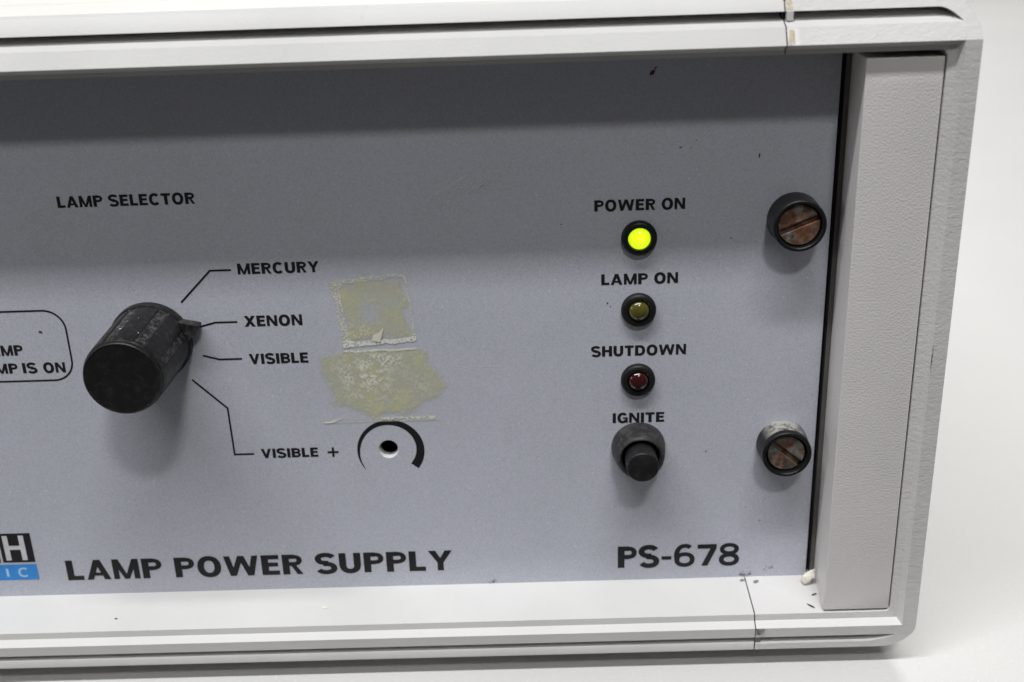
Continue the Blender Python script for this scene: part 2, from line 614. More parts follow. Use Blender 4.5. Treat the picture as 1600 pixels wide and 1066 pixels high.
def stroke(pts, wd, closed=False, y=-0.05):
    """mitred flat stroke in the panel plane"""
    mb = MB()
    n = len(pts)
    L, R_ = [], []
    for i in range(n):
        a = Vector(pts[i - 1]) if (i or closed) else None
        b = Vector(pts[i])
        c = Vector(pts[(i + 1) % n]) if (i < n - 1 or closed) else None
        d1 = (b - a).normalized() if a is not None else None
        d2 = (c - b).normalized() if c is not None else None
        if d1 is None:
            d1 = d2
        if d2 is None:
            d2 = d1
        t = (d1 + d2).normalized()
        nn = Vector((-t.y, t.x))
        k = wd / 2 / max(0.4, nn.dot(Vector((-d1.y, d1.x))))
        L.append((b.x + nn.x * k, y, b.y + nn.y * k))
        R_.append((b.x - nn.x * k, y, b.y - nn.y * k))
    if closed:
        L.append(L[0])
        R_.append(R_[0])
    mb.grid([L, R_])
    return mb


for pts in ([(-74.2, 16.5), (-67.0, 23.6), (-62.4, 23.6)],
            [(-71.2, 10.65), (-67.4, 11.62), (-62.5, 11.62)],
            [(-71.1, 3.9), (-67.5, 2.85), (-62.5, 2.85)],
            [(-74.3, -1.85), (-67.2, -9.1), (-67.0, -20.85), (-62.5, -20.85)]):
    onpanel(stroke(pts, 0.42).build('printed_line', M['ink'], smooth=0))


def rrect(x0, x1, z0, z1, r, k=10):
    out = []
    for cx, cz, a0 in ((x1 - r, z0 + r, -90), (x1 - r, z1 - r, 0), (x0 + r, z1 - r, 90), (x0 + r, z0 + r, 180)):
        for i in range(k + 1):
            a = math.radians(a0 + 90 * i / k)
            out.append((cx + r * math.cos(a), cz + r * math.sin(a)))
    return out


onpanel(stroke(rrect(-160, -100.45, -1.0, 15.6, 4.6), 0.40, True).build('printed_border', M['ink'], smooth=0))

# crescent dial round the trimmer hole
mb = MB()
out, inn = [], []
for i in range(61):
    a = math.radians(218 - 256 * i / 60)
    t = i / 60
    th = 0.05 + 0.95 * min(1, t / 0.2) ** 0.8 * 0.75 + 1.35 * max(0, (t - 0.2) / 0.8) ** 1.1
    th = min(th, 2.1)
    out.append((-31.0 + 7.72 * math.cos(a), -0.05, -20.95 + 7.72 * math.sin(a)))
    inn.append((-31.0 + (7.72 - th) * math.cos(a), -0.05, -20.95 + (7.72 - th) * math.sin(a)))
mb.grid([out, inn])
onpanel(mb.build('printed_dial', M['ink'], smooth=0))


def flat(name, pts, mat, y, parent_panel=True):
    mb = MB()
    mb.face(*[(x, y, z) for x, z in pts])
    o = mb.build(name, M[mat], smooth=0)
    return onpanel(o) if parent_panel else o


# maker's mark, cut by the left edge of the picture
flat('logo_block', [(-125.95, -48.05), (-118.2, -48.05), (-118.2, -40.1), (-125.95, -40.1)], 'ink', -0.05)
flat('logo_block', [(-134.2, -48.05), (-126.5, -48.05), (-126.5, -40.1), (-134.2, -40.1)], 'ink', -0.05)
flat('logo_band', [(-160, -52.95), (-118.1, -52.95), (-118.1, -48.65), (-160, -48.65)], 'blue', -0.05)
mb = MB()
for a, b, c, d in ((-125.0, -123.75, -47.45, -40.7), (-121.15, -119.9, -47.45, -40.7), (-123.75, -121.15, -44.55, -43.45)):
    mb.face((a, -0.09, c), (b, -0.09, c), (b, -0.09, d), (a, -0.09, d))
onpanel(mb.build('logo_letter', M['pale'], smooth=0))
text('I', -125.75, -125.15, -52.0, -49.7, 'paleblue', -0.09, 0, 'logo_letter')
onpanel(stroke(ell(-121.5, -50.85, 1.1, 1.1, 48, 312, 20), 0.5, y=-0.09).build('logo_letter', M['paleblue'], smooth=0))


# ---- stains and marks on the panel
def lattice(nx, nz, seed):
    rng = np.random.RandomState(seed)
    return rng.rand(nx + 2, nz + 2)


def vnoise(X, Z, cell, seed):
    x = (X - X.min()) / cell
    z = (Z - Z.min()) / cell
    L = lattice(int(x.max()) + 2, int(z.max()) + 2, seed)
    i, j = x.astype(int), z.astype(int)
    fx, fz = x - i, z - j
    fx, fz = fx * fx * (3 - 2 * fx), fz * fz * (3 - 2 * fz)
    return (L[i, j] * (1 - fx) * (1 - fz) + L[i + 1, j] * fx * (1 - fz) +
            L[i, j + 1] * (1 - fx) * fz + L[i + 1, j + 1] * fx * fz)


def fbm(X, Z, cell, seed, octs=4):
    a, t, s_ = 1.0, 0.0, 0.0
    for o in range(octs):
        t = t + a * vnoise(X, Z, cell / 2 ** o, seed + o)
        s_ += a
        a *= 0.6
    return t / s_


def sdf(X, Z, poly):
    """signed distance in mm, positive inside"""
    d = np.full(X.shape, 1e9)
    inside = np.zeros(X.shape, bool)
    n = len(poly)
    for i in range(n):
        ax, az = poly[i]
        bx, bz = poly[(i + 1) % n]
        ex, ez = bx - ax, bz - az
        t = np.clip(((X - ax) * ex + (Z - az) * ez) / (ex * ex + ez * ez), 0, 1)
        d = np.minimum(d, np.hypot(X - ax - t * ex, Z - az - t * ez))
        cr = ((az > Z) != (bz > Z)) & (X < (bx - ax) * (Z - az) / (bz - az + 1e-12) + ax)
        inside ^= cr
    return np.where(inside, d, -d)


def sheet(name, x0, x1, z0, z1, step, fn, y=-0.10, label=None):
    xs = np.arange(x0, x1, step)
    zs = np.arange(z0, z1, step)
    X, Z = np.meshgrid(xs, zs, indexing='ij')
    col, al = fn(X, Z)
    nx, nz = X.shape
    idx = np.arange(nx * nz).reshape(nx, nz)
    keep = (al[:-1, :-1] + al[1:, :-1] + al[1:, 1:] + al[:-1, 1:]) > 0.02
    q = np.stack([idx[:-1, :-1][keep], idx[1:, :-1][keep], idx[1:, 1:][keep], idx[:-1, 1:][keep]], 1)
    used = np.unique(q)
    remap = -np.ones(nx * nz, int)
    remap[used] = np.arange(len(used))
    q = remap[q]
    P = np.stack([X.ravel()[used], np.full(len(used), y), Z.ravel()[used]], 1) * S
    me = bpy.data.meshes.new(name)
    me.from_pydata(P.tolist(), [], q.tolist())
    at = me.color_attributes.new('stain', 'FLOAT_COLOR', 'POINT')
    rgba = np.concatenate([col.reshape(-1, 3)[used], al.reshape(-1, 1)[used]], 1)
    at.data.foreach_set('color', rgba.astype(np.float32).ravel())
    me.materials.append(M['residue'])
    o = bpy.data.objects.new(name, me)
    C.objects.link(o)
    if label:
        o['label'] = label
    return onpanel(o)


OL = np.array([0.63, 0.63, 0.43])
YE = np.array([0.70, 0.67, 0.33])
WH = np.array([0.82, 0.82, 0.80])
sm = lambda a, b, x: np.clip((x - a) / (b - a), 0, 1) ** 2 * (3 - 2 * np.clip((x - a) / (b - a), 0, 1))


def blend(base, al, c, k):
    k = k[..., None]
    na = al + (1 - al) * k[..., 0]
    base = base * (1 - k) + c * k
    return base, na


def patch_square(X, Z):
    P = [(-41.6, 20.4), (-24.5, 22.0), (-23.5, 5.9), (-41.1 + 1.6, 4.9)]
    P = [(-41.6, 20.4), (-24.6, 22.0), (-23.4, 5.9), (-39.6, 4.7)]
    nz = fbm(X, Z, 1.6, 3, 4)
    d = sdf(X, Z, P) + (nz - 0.5) * 0.9
    fine = fbm(X, Z, 0.42, 11, 3)
    mid = fbm(X, Z, 3.0, 21, 4)
    col = np.zeros(X.shape + (3,)) + OL
    al = np.zeros(X.shape)
    hole = np.exp(-(((X + 33.0) / 4.5) ** 2 + ((Z - 13.2) / 5.0) ** 2))
    oa = sm(0.6, 2.6, d + (mid - 0.5) * 3.5) * (0.60 - 0.42 * hole + 0.4 * (mid - 0.5))
    oa = np.clip(oa, 0, 1) * (0.8 + 0.4 * fine)
    tint = np.clip(sm(0.52, 0.7, mid) * 0.5 + sm(9.5, 6.5, Z) * sm(-36, -39, -X * -1) * 0.3, 0, 1)
    col = OL * (1 - tint[..., None]) + YE * tint[..., None]
    al = np.clip(oa, 0, 0.85)
    # frosted edges: broad at the left and bottom, thin at the right
    grit = fbm(X, Z, 0.26, 71, 2)
    left = sm(-37.4, -39.4, X + (Z - 12) * 0.08)
    bott = sm(7.6, 6.0, Z - (X + 32) * 0.06)
    topc = sm(19.0, 20.0, Z - (X + 32) * 0.09)
    wid = 0.75 + 1.4 * left + 0.7 * bott + 0.5 * topc
    edge = sm(-0.1, 0.15, d) * sm(0, 0.45, wid - d)
    k = edge * (0.38 + 0.62 * sm(0.42, 0.62, grit * 0.6 + fine * 0.4 + 0.08 * bott - 0.05 * topc))
    col, al = blend(col, al, WH, k * (0.75 + 0.25 * bott))
    fl = sm(0.56, 0.66, grit) * sm(1.2, 2.5, d) * sm(13.5, 7, Z) * sm(-30, -36, X)
    col, al = blend(col, al, YE * 1.35, fl * 0.7)
    return col, np.clip(al, 0, 0.92)


def patch_stain(X, Z):
    P = [(-44.6, 2.6), (-41.0, 3.3), (-38.6, 3.8), (-30, 3.9), (-21.7, 3.7), (-20.2, -0.5), (-17.2, -4.9), (-19.0, -8.0),
         (-23.6, -9.8), (-27.5, -11.6), (-31.0, -11.5), (-34.5, -12.3), (-38.5, -10.3), (-43.3, -8.3), (-43.0, -5.5), (-45.3, -0.9)]
    nz = fbm(X, Z, 2.2, 33, 5)
    d = sdf(X, Z, P) + (nz - 0.5) * 2.2 + (fbm(X, Z, 0.4, 81, 2) - 0.5) * 0.9
    fine = fbm(X, Z, 0.5, 41, 3)
    mid = fbm(X, Z, 4.0, 51, 4)
    al = sm(-0.8, 1.1, d) * (0.53 + 0.3 * (mid - 0.5) + 0.25 * (fine - 0.5))
    rim = sm(1.8, 0.2, d) * sm(0.4, 0.6, fine) * 0.7 + sm(0.52, 0.66, mid) * 0.5 + sm(0.62, 0.68, fine) * 0.3
    rim = np.clip(rim, 0, 1)[..., None]
    col = (OL * 1.02) * (1 - rim) + YE * rim
    cen = np.exp(-(((X + 35.0) / 7.5) ** 2 + ((Z + 2.2) / 6.0) ** 2)) + 0.6 * np.exp(-(((X + 29.5) / 4.5) ** 2 + ((Z - 2.2) / 1.8) ** 2)) + 0.35 * np.exp(-(((X + 24) / 4) ** 2 + ((Z + 5) / 3) ** 2))
    cen = cen * sm(0.38, 0.58, fbm(X, Z, 2.4, 61, 4))
    grit = fbm(X, Z, 0.3, 91, 2)
    col, al = blend(col, al, WH, cen * sm(0.35, 0.65, fine * 0.5 + grit * 0.5) * 0.95 * sm(0, 1, d))
    # torn white tape edges above and below
    top = sm(0.42, 0.0, np.abs(Z - 3.95 + (nz - 0.5) * 0.7 - 0.01 * (X + 32))) * sm(-40.2, -39.3, X) * sm(-22.6, -24.5, X)
    top2 = top * sm(0.25, 0.45, fine)
    lowl = sm(0.5, 0.0, np.abs(Z + 13.35 - 0.9 * sm(-44.6, -41, X))) * sm(-46.0, -45.3, X) * sm(-40.5, -43.5, X)
    lowr = sm(0.9, 0.0, np.abs(Z + 12.75)) * sm(-35.0, -31, X) * sm(-19.6, -20.8, X) * sm(0.4, 0.62, fine + 0.25 * sm(-25, -21, X))
    line = sm(0.16, 0.0, np.abs(Z + 13.45)) * sm(-46.2, -45, X) * sm(-18.6, -20, X) * 0.45
    tape = sm(-12.2, -12.6, Z) * sm(-13.5, -13.3, Z) * sm(-45.9, -45.6, X) * sm(-20, -20.3, X) * 0.12
    k = np.clip(top2 + lowl * 0.8 + lowr * 0.8 + line + tape, 0, 1)
    col, al = blend(col, al, WH, k)
    return col, np.clip(al, 0, 0.94)


sheet('adhesive_patch', -43.2, -22.2, 3.6, 23.2, 0.095, patch_square, label='square of frosted adhesive left by a label')
sheet('adhesive_patch', -47.0, -15.8, -14.3, 5.4, 0.11, patch_stain, y=-0.12, label='olive glue stain with white torn edges')
flat('paper_scrap', [(-33.2, 6.3), (-31.5, 5.9), (-31.0, 7.3), (-30.5, 9.3), (-31.6, 8.2), (-32.9, 7.6)], 'cream', -0.22)

# scratches, smears and specks
def streak(a, b, wd, mat, name='scratch'):
    pts = []
    for i in range(9):
        t = i / 8
        pts.append((a[0] + (b[0] - a[0]) * t + random.uniform(-.05, .05), a[1] + (b[1] - a[1]) * t + random.uniform(-.05, .05)))
    return onpanel(stroke(pts, wd, y=-0.04).build(name, M[mat], smooth=0))


streak((-17.2, 38.9), (-10.7, 42.6), 0.2, 'scratch')
streak((-10.5, 38.6), (-6.6, 40.9), 0.5, 'smear')
streak((-8.5, 39.6), (-3.0, 42.9), 0.3, 'smear')
streak((-22.0, 34.5), (-17.2, 38.7), 0.22, 'smear')
streak((-16.5, -0.7), (-5.5, -0.9), 0.25, 'smear')
streak((24.0, 24.9), (26.3, 24.6), 0.14, 'smear')
mb = MB()
for k in range(40):   # pale haze of rubbed marks beside the scratch
    t = random.random()
    x = -21 + 18 * t + random.uniform(-2.5, 2.5)
    z = 33.5 + 10.5 * t + random.uniform(-1.5, 1.5)
    L = random.uniform(0.8, 2.6)
    wz = random.uniform(0.08, 0.2)
    mb.face((x, -0.03 - k * 0.0004, z), (x + L, -0.03 - k * 0.0004, z + L * 0.58), (x + L, -0.03 - k * 0.0004, z + L * 0.58 + wz), (x, -0.03 - k * 0.0004, z + wz))
o = onpanel(mb.build('rubbed_marks', M['smear'], smooth=0))
o['kind'] = 'stuff'


def blob(mb, x, z, r, y, sx=1.0, rot=0.0, n=9):
    pts = []
    for i in range(n):
        a = 2 * math.pi * i / n
        rr = r * random.uniform(0.6, 1.15)
        u, v = rr * math.cos(a) * sx, rr * math.sin(a)
        pts.append((x + u * math.cos(rot) - v * math.sin(rot), y, z + u * math.sin(rot) + v * math.cos(rot)))
    mb.face(*pts)


mb = MB()
for k in range(90):
    x, z = random.uniform(-128, 64), random.uniform(-55, 60)
    blob(mb, x, z, random.choice([0.05, 0.06, 0.08, 0.11]), -0.035)
for k in range(16):      # thicker speckle where the panel was handled
    blob(mb, min(62, random.gauss(37, 20)), random.gauss(15, 12), random.uniform(.08, .17), -0.04, random.uniform(1, 2), random.uniform(0, 3))
o = onpanel(mb.build('pale_specks', M['white'], smooth=0))
o['kind'] = 'stuff'
mb = MB()
for k in range(45):
    blob(mb, random.uniform(-128, 64), random.uniform(-55, 60), random.choice([0.05, 0.06, 0.08]), -0.035)
for x, z, r, sx, rot in ((-106.2, 10.6, .32, 1.5, -0.6), (34.0, 47.2, .2, 1.5, .5), (36.1, 47.0, .14, 1, 0), (37.2, 48.6, .2, .6, 0),
                         (9.0, 31.5, .18, 1, 0), (45.2, 27.3, .2, 1, 0), (18.8, 13.4, .3, .7, 0), (19.4, 12.6, .16, 1, 0),
                         (51.0, -38.5, .13, 1, 0), (54.5, -42.0, .15, 1.6, .4),
                         (41.3, -23.5, .2, 1, 0)):
    blob(mb, x, z, r, -0.045, sx, rot)
o = onpanel(mb.build('dark_specks', M['fleck'], smooth=0))
o['kind'] = 'stuff'
for args in ((27.9, 62.6, .45, -0.06, 2.0, .75), (28.6, 63.6, .22, -0.07, 2.2, .9), (50.4, 45.0, .22, -0.05, 3.2, 1.5)):
    mb = MB()
    blob(mb, *args)
    onpanel(mb.build('brown_mark', M['brown'], smooth=0))
# grime along the foot of the panel near the seam
for args in ((51.6, -56.5, 1.0, -0.06, 2.0, 0, 14), (57.2, -55.3, .9, -0.065, 1.6, .6, 14), (-9.0, -57.0, .7, -0.06, 1.6, .4, 12)):
    mb = MB()
    blob(mb, *args)
    onpanel(mb.build('grime_mark', M['grime'], smooth=0))


# ---- bezel: two rails and two cast end frames
SX = 51.55                      # where the rails meet the end frames
def yt(z):
    return -15.0 + 0.58 * (z - 69.1)


def yb(z):
    return -15.0 + 0.12 * (-61.75 - z)


TOP = [(69.1, 0), (72.3, 0), (73.35, 1.9), (74.3, 4.4), (74.35, 7.0), (74.95, 7.0), (75.0, 0), (77.5, 0), (78.1, 0.35)]
BOT = [(-61.75, 0), (-64.35, 0), (-64.4, 7.0), (-65.75, 7.0), (-65.8, 0.25), (-66.3, 0), (-67.9, 0), (-68.3, 0.35)]
IN_T = [(2.0, 66.5), (-13.2, 67.2), (-13.4, 68.15), (-15.0, 69.1)]
IN_B = [(2.0, -57.3), (-13.2, -59.1), (-13.4, -60.6), (-15.0, -61.75)]


def rail(top):
    prof = [p for p in (IN_T if top else IN_B)]
    rows = TOP if top else BOT
    f = yt if top else yb
    prof += [(f(z) + d, z) for z, d in rows[1:]]
    prof += [(-3.6, rows[-1][0])]
    a, b = -140 - SX + 0.12, SX - 0.12
    mb = MB()
    n = 40
    rws = []
    for y, z in prof:
        rws.append([(a + (b - a) * i / n, y, z) for i in range(n + 1)])
    mb.grid(rws)
    for x in (a, b):       # close the cut ends a little way in
        for (y1, z1), (y2, z2) in zip(prof[:-1], prof[1:]):
            zc = 71 if top else -64
            yy1, yy2 = max(y1, -2.5), max(y2, -2.5)
            mb.face((x, y1, z1), (x, y2, z2), (x, yy2, z2), (x, yy1, z1))
    return mb


o = child(rail(True).build('top_rail', M['rail'], smooth=30, bevel=0.22))
child(rail(False).build('bottom_rail', M['rail'], smooth=30, bevel=0.22))


def zo(x, top):
    k = 1.0 if x <= 80.2 else math.sqrt(max(0, 1 - ((x - 80.2) / 8.0) ** 2))
    return 69.1 + 9.0 * k if top else -61.75 - 6.55 * k


def end_frame():
    mb = MB()
    a = SX + 0.12
    xs = [a + (76 - a) * i / 10 for i in range(11)] + [76 + (85 - 76) * i / 60 for i in range(1, 61)]
    xo = [85 + 3.2 * math.sin(math.pi / 2 * i / 12) for i in range(1, 13)]
    cols = xs + xo
    for top in (True, False):
        R = TOP if top else BOT
        f = yt if top else yb
        rows = [[] for _ in R]
        for x in cols:
            s_ = min(1, max(0, (x - 80.3) / 4.6))
            if not top:
                s_ = min(1, max(0, (x - 76.5) / 7.0))
            zo_ = zo(x, top)
            full = R[-1][0]
            for k, (z, d) in enumerate(R):
                if top and 1 <= k <= 6:
                    z = z + ((72.4 - z) * s_ ** 2 if k > 1 else 0)
                if not top and 1 <= k <= 5:
                    z = z + ((-64.6 - z) * s_ ** 2 if k > 1 else 0)
                dd = d * max(0, 1 - s_ ** 2.2)
                # squeeze under the rounded outline
                lim = (zo_ - R[0][0]) / (full - R[0][0])
                if k > 0:
                    zz = R[0][0] + (z - R[0][0]) * (lim if k >= len(R) - 2 else 1)
                    if (zz - zo_) * (1 if top else -1) > 0:
                        zz = zo_
                    z = zz
                if k >= len(R) - 2:
                    dd = d
                rows[k].append((x, f(z) + dd, z))
        mb.grid(rows)
        outer = rows[-1]
        mb.grid([outer, [(p[0], -3.6, p[2]) for p in outer]])
    # right-hand strip of the face
    low = [(x, -15, -61.75) for x in [85.0] + xo]
    up = [(x, -15, 69.1) for x in [85.0] + xo]
    nz = 30
    rr = []
    for i in range(nz + 1):
        t = i / nz
        rr.append([(l[0], -15, l[2] + (u[2] - l[2]) * t) for l, u in zip(low, up)])
    mb.grid(rr)
    mb.grid([[r[-1] for r in rr], [(88.2, -3.6, r[-1][2]) for r in rr]])
    # inner steps: reveal, narrow face, chamfer
    lv = []
    for k, (xr, rad) in enumerate(((82.8, 1.2), (82.5, 1.2), (84.15, 0.15), (85.0, 0.02))):
        zt, zb = IN_T[k][1], IN_B[k][1]
        y = IN_T[k][0]
        row = [(x, y, zt) for x in np.linspace(a, 80, 8)]
        for i in range(7):
            an = math.radians(90 - 90 * i / 6)
            row.append((xr - rad + rad * math.cos(an), y, zt - rad + rad * math.sin(an)))
        for i in range(1, 12):
            row.append((xr, y, zt - rad + (zb - zt + 2 * rad) * i / 12))
        for i in range(7):
            an = math.radians(-90 * i / 6)
            row.append((xr - rad + rad * math.cos(an), y, zb + rad + rad * math.sin(an)))
        row += [(x, y, zb) for x in np.linspace(80, a, 8)]
        lv.append(row)
    mb.grid(lv)
    return mb


ef = child(end_frame().build('end_frame', M['frame'], smooth=14, bevel=0.22))
me = ef.data.copy()
co = np.zeros(len(me.vertices) * 3)
me.vertices.foreach_get('co', co)
co = co.reshape(-1, 3)
co[:, 0] = -0.140 - co[:, 0]
me.vertices.foreach_set('co', co.ravel())
me.flip_normals()
o = bpy.data.objects.new('end_frame', me)
C.objects.link(o)
child(o)
b_ = o.modifiers.new('bevel', 'BEVEL')
b_.width = 0.22 * S
b_.segments = 2
b_.limit_method = 'ANGLE'

# tabs and glue at the seams (children of the end frame)
def strip_on(f, x0, x1, z0, z1, off, mat, name, n=4):
    mb = MB()
    rows = []
    for i in range(n + 1):
        z = z0 + (z1 - z0) * i / n
        rows.append([(x0, f(z) - off, z), (x1, f(z) - off, z)])
    mb.grid(rows)
    o = mb.build(name, M[mat], smooth=0)
    o.parent = ef
    return o


strip_on(yt, SX + 0.5, SX + 1.45, 69.25, 71.9, 0.06, 'glue', 'glue_bead')
strip_on(yt, SX + 0.2, SX + 1.5, 75.2, 77.9, 0.06, 'glue', 'glue_bead')
strip_on(yt, SX + 1.32, SX + 1.42, 69.3, 72.0, 0.09, 'grime', 'glue_bead')
strip_on(yb, SX + 0.3, SX + 1.9, -63.6, -61.95, 0.06, 'grime', 'glue_bead')
strip_on(yb, SX - 0.0, SX + 1.3, -66.0, -64.2, -0.15, 'gasket', 'seam_clip')
strip_on(yb, SX + 0.0, SX + 0.2, -68.1, -66.0, 0.06, 'grime', 'glue_bead')
strip_on(yb, SX + 1.25, SX + 1.4, -68.1, -66.0, 0.06, 'grime', 'glue_bead')
# pegs joining rail and frame, seen through the groove
mb = MB()
mb.box(SX + 0.35, SX + 1.7, -11.6, -5, 73.2, 75.1)
o = mb.build('seam_clip', M['frame'], bevel=0.15)
o.parent = ef
for y0, y1, z0, z1 in ((-10.5, -3.8, 67.8, 77.0), (-11.0, -3.8, -67.2, -60.0)):
    mb = MB()
    mb.box(SX - 0.35, SX + 0.35, y0, y1, z0, z1)
    o = mb.build('joining_tongue', M['dark'], smooth=0)
    o.parent = ef

# grey plastic filler bars beside the panel
def filler(sgn=1):
    mb = MB()
    fy = -13.0
    z0, z1 = -58.45, 65.9
    def X(x):
        return x if sgn == 1 else -140 - x
    nz = 24
    rows = []
    prof = [(68.35, 1.5), (67.3, fy + 0.25), (67.37, fy + 0.06), (67.55, fy), (82.0, fy), (82.15, fy + 0.1), (82.2, fy + 0.3), (82.2, 1.5)]
    for i in range(nz + 1):
        z = z0 + (z1 - z0) * i / nz
        rows.append([(X(x), y, z) for x, y in prof])
    mb.grid(rows)
    mb.face(*rows[0])
    mb.face(*rows[-1])
    return mb


fl = child(filler(1).build('filler_bar', M['filler'], smooth=40, bevel=0.18))
child(filler(-1).build('filler_bar', M['filler'], smooth=40, bevel=0.18))
# dark slot walls either side of the panel
for s_ in (1, -1):
    mb = MB()
    X = (lambda x: x) if s_ == 1 else (lambda x: -140 - x)
    a, b = sorted((X(66.25), X(70.5)))
    mb.box(a, b, 4.0, 6.0, -60, 69)
    c_, d_ = sorted((X(67.25), X(68.2)))
    mb.box(c_, d_, 0.6, 3.9, -60, 69)
    child(mb.build('slot_strip', M['gasket'], smooth=0))
mb = MB()
mb.box(-212, 84, 6.2, 8, -60, 69)
child(mb.build('rear_bulkhead', M['dark'], smooth=0))

# cover: the casing behind the bezel
def outline(inset, n=10):
    x1, zt, zb, r = 88.2 - inset, 78.1 - inset, -68.3 + inset, 8 - inset
    x0 = -140 - x1
    return [(x, z) for x, z in rrect(x0, x1, zb, zt, max(r, 1), n)]


mb = MB()
rows = []
for y, ins in ((-5.0, 1.2), (-3.4, 1.2), (-3.35, 0.15), (23.0, 0.15), (23.02, 0.55), (23.6, 0.55), (23.62, 0.15), (258, 0.15), (260, 2.0)):
    ol = outline(ins)
    rows.append([(x, y, z) for x, z in ol] + [(ol[0][0], y, ol[0][1])])
mb.grid(rows)
mb.face(*rows[-1][:-1])
child(mb.build('cover', M['cover'], smooth=30))
for x in (-205, 65):
    for y in (25, 235):
        ft = lathe([(7.5, 0), (8.0, -4.8)], 28)
        for i, v in enumerate(ft.v):       # turn the lathe axis from Y to Z
            ft.v[i] = (v[0], -v[2], v[1])
        o = ft.build('rubber_foot', M['rubber'])
        o.parent = unit
        o.location = Vector((x, y, 4.8)) * S


# ---- selector knob
KX, KZ = -81.75, 7.95
ka = [math.radians(a) for a in (90 + 60, 90 + 15, 90 - 30, 90 - 75, 90 - 120, 90 - 165, 90 - 210, 90 - 255)]


def kn(th, r, y):
    if y > -2.2 or y < -19.9 or r < 7.5:
        return r
    d = min(abs((th - a + math.pi) % (2 * math.pi) - math.pi) for a in ka)
    return r - 0.34 * (1 if d < 0.125 else (0 if d > 0.15 else (0.15 - d) / 0.025))


prof = [(8.95, 0.0), (8.95, -1.6), (8.8, -1.95), (8.62, -2.0), (8.62, -2.25), (8.6, -4), (8.45, -12), (8.3, -19.3), (8.28, -19.85), (8.2, -20.3), (8.02, -20.55)]
knob = lathe(prof, 240, kn).build('selector_knob', M['black'], smooth=30, loc=(KX, -0.2, KZ))
child(knob)
capm = lathe([(7.98, -20.4), (7.98, -21.05), (7.88, -21.3), (7.7, -21.45), (7.6, -21.38), (7.3, -21.35)], 96).build('cap', M['cap'], smooth=40)
capm.parent = knob
# dusty floors of the flutes
for a in ka:
    mb = MB()
    rows = []
    for y, r in ((-2.4, 8.62), (-4, 8.6), (-8, 8.53), (-12, 8.45), (-16, 8.37), (-19.2, 8.3)):
        rows.append([((r - 0.30) * math.cos(a + t), y, (r - 0.30) * math.sin(a + t)) for t in (-0.118, -0.04, 0.04, 0.118)])
    mb.grid(rows)
    o = mb.build('flute', M['dusty'], smooth=60)
    o.parent = knob
mb = MB()
ang = math.radians(19)
tip, rt1, rt2 = 12.2, (8.45, math.radians(19)), (8.45, math.radians(-19))
pts = [(tip * math.cos(ang) - 0.15 * math.sin(ang), tip * math.sin(ang) + 0.15 * math.cos(ang)), (tip * math.cos(ang) + 0.1 * math.sin(ang), tip * math.sin(ang) - 0.35),
       (rt2[0] * math.cos(ang + rt2[1]), rt2[0] * math.sin(ang + rt2[1])),
       (rt1[0] * math.cos(ang + rt1[1]), rt1[0] * math.sin(ang + rt1[1]))]
f_, bk = [(x, -2.9, z) for x, z in pts], [(x, -0.3, z) for x, z in pts]
mb.face(*f_)
mb.face(*bk)
for i in range(4):
    mb.face(f_[i], f_[(i + 1) % 4], bk[(i + 1) % 4], bk[i])
o = mb.build('pointer', M['pointer'], smooth=0, bevel=0.15)
o.parent = knob
mb = MB()
for x, y, z, r, col in ((-0.9, -15.2, 8.6, .22, 0), (3.0, -16.0, 7.9, .13, 0), (1.0, -9, 8.6, .08, 0), (5.6, -13.0, 6.4, .07, 0)):
    for k in range(5):
        a0, a1 = 2 * math.pi * k / 5, 2 * math.pi * (k + 1) / 5
        mb.face((x, y - 0.05, z + 0.15), (x + r * math.cos(a0), y + r * math.sin(a0), z), (x + r * math.cos(a1), y + r * math.sin(a1), z))
o = mb.build('white_fleck', M['white'], smooth=0)
o.parent = knob

# ---- indicator lights
def indicator(z, lens_mat, label):
    e = empty('indicator_light', (25.55, 0, z))
    child(e)
    e['label'] = label
    o = lathe([(3.82, 0.0), (3.82, -0.5), (3.76, -0.95), (3.6, -1.25), (3.1, -1.45), (2.72, -1.5), (2.48, -1.5), (2.42, -1.1), (2.42, -0.1)], 64, close_end=False).build('bezel', M['bezel'], smooth=50)
    o.parent = e
    pr = [(2.36, -0.1), (2.36, -0.75)]
    for i in range(1, 13):
        a = math.pi / 2 * i / 12
        pr.append((2.36 * math.cos(a) + (0.0 if i < 12 else 0.0001), -0.75 - 1.75 * math.sin(a)))
    o = lathe(pr, 48, close_end=False).build('lens', lens_mat, smooth=80)
    o.parent = e


indicator(28.05, M['green'], 'indicator glowing bright yellow-green under POWER ON')
indicator(11.75, M['amber'], 'unlit dark olive indicator under LAMP ON')
indicator(-4.9, M['red'], 'unlit dark red indicator under SHUTDOWN')

# ---- ignite push button
e = empty('push_button', (25.75, 0, -21.75))
child(e)
o = lathe([(6.15, 0.0), (6.15, -0.7), (6.05, -1.6), (5.85, -3.0), (5.6, -4.5), (5.32, -5.7), (5.05, -6.15), (4.75, -6.3), (4.45, -6.15), (4.3, -5.7), (4.25, -3.0)], 80, close_end=False).build('collar', M['collar'], smooth=50)
o.parent = e
o = lathe([(4.25, -3.0), (3.6, -3.2)], 48).build('collar_floor', M['dark'], smooth=50)
o.parent = e
o = lathe([(3.62, -3.0), (3.62, -10.1), (3.5, -10.4), (3.25, -10.55)], 64).build('button', M['button'], smooth=40)
o.parent = e


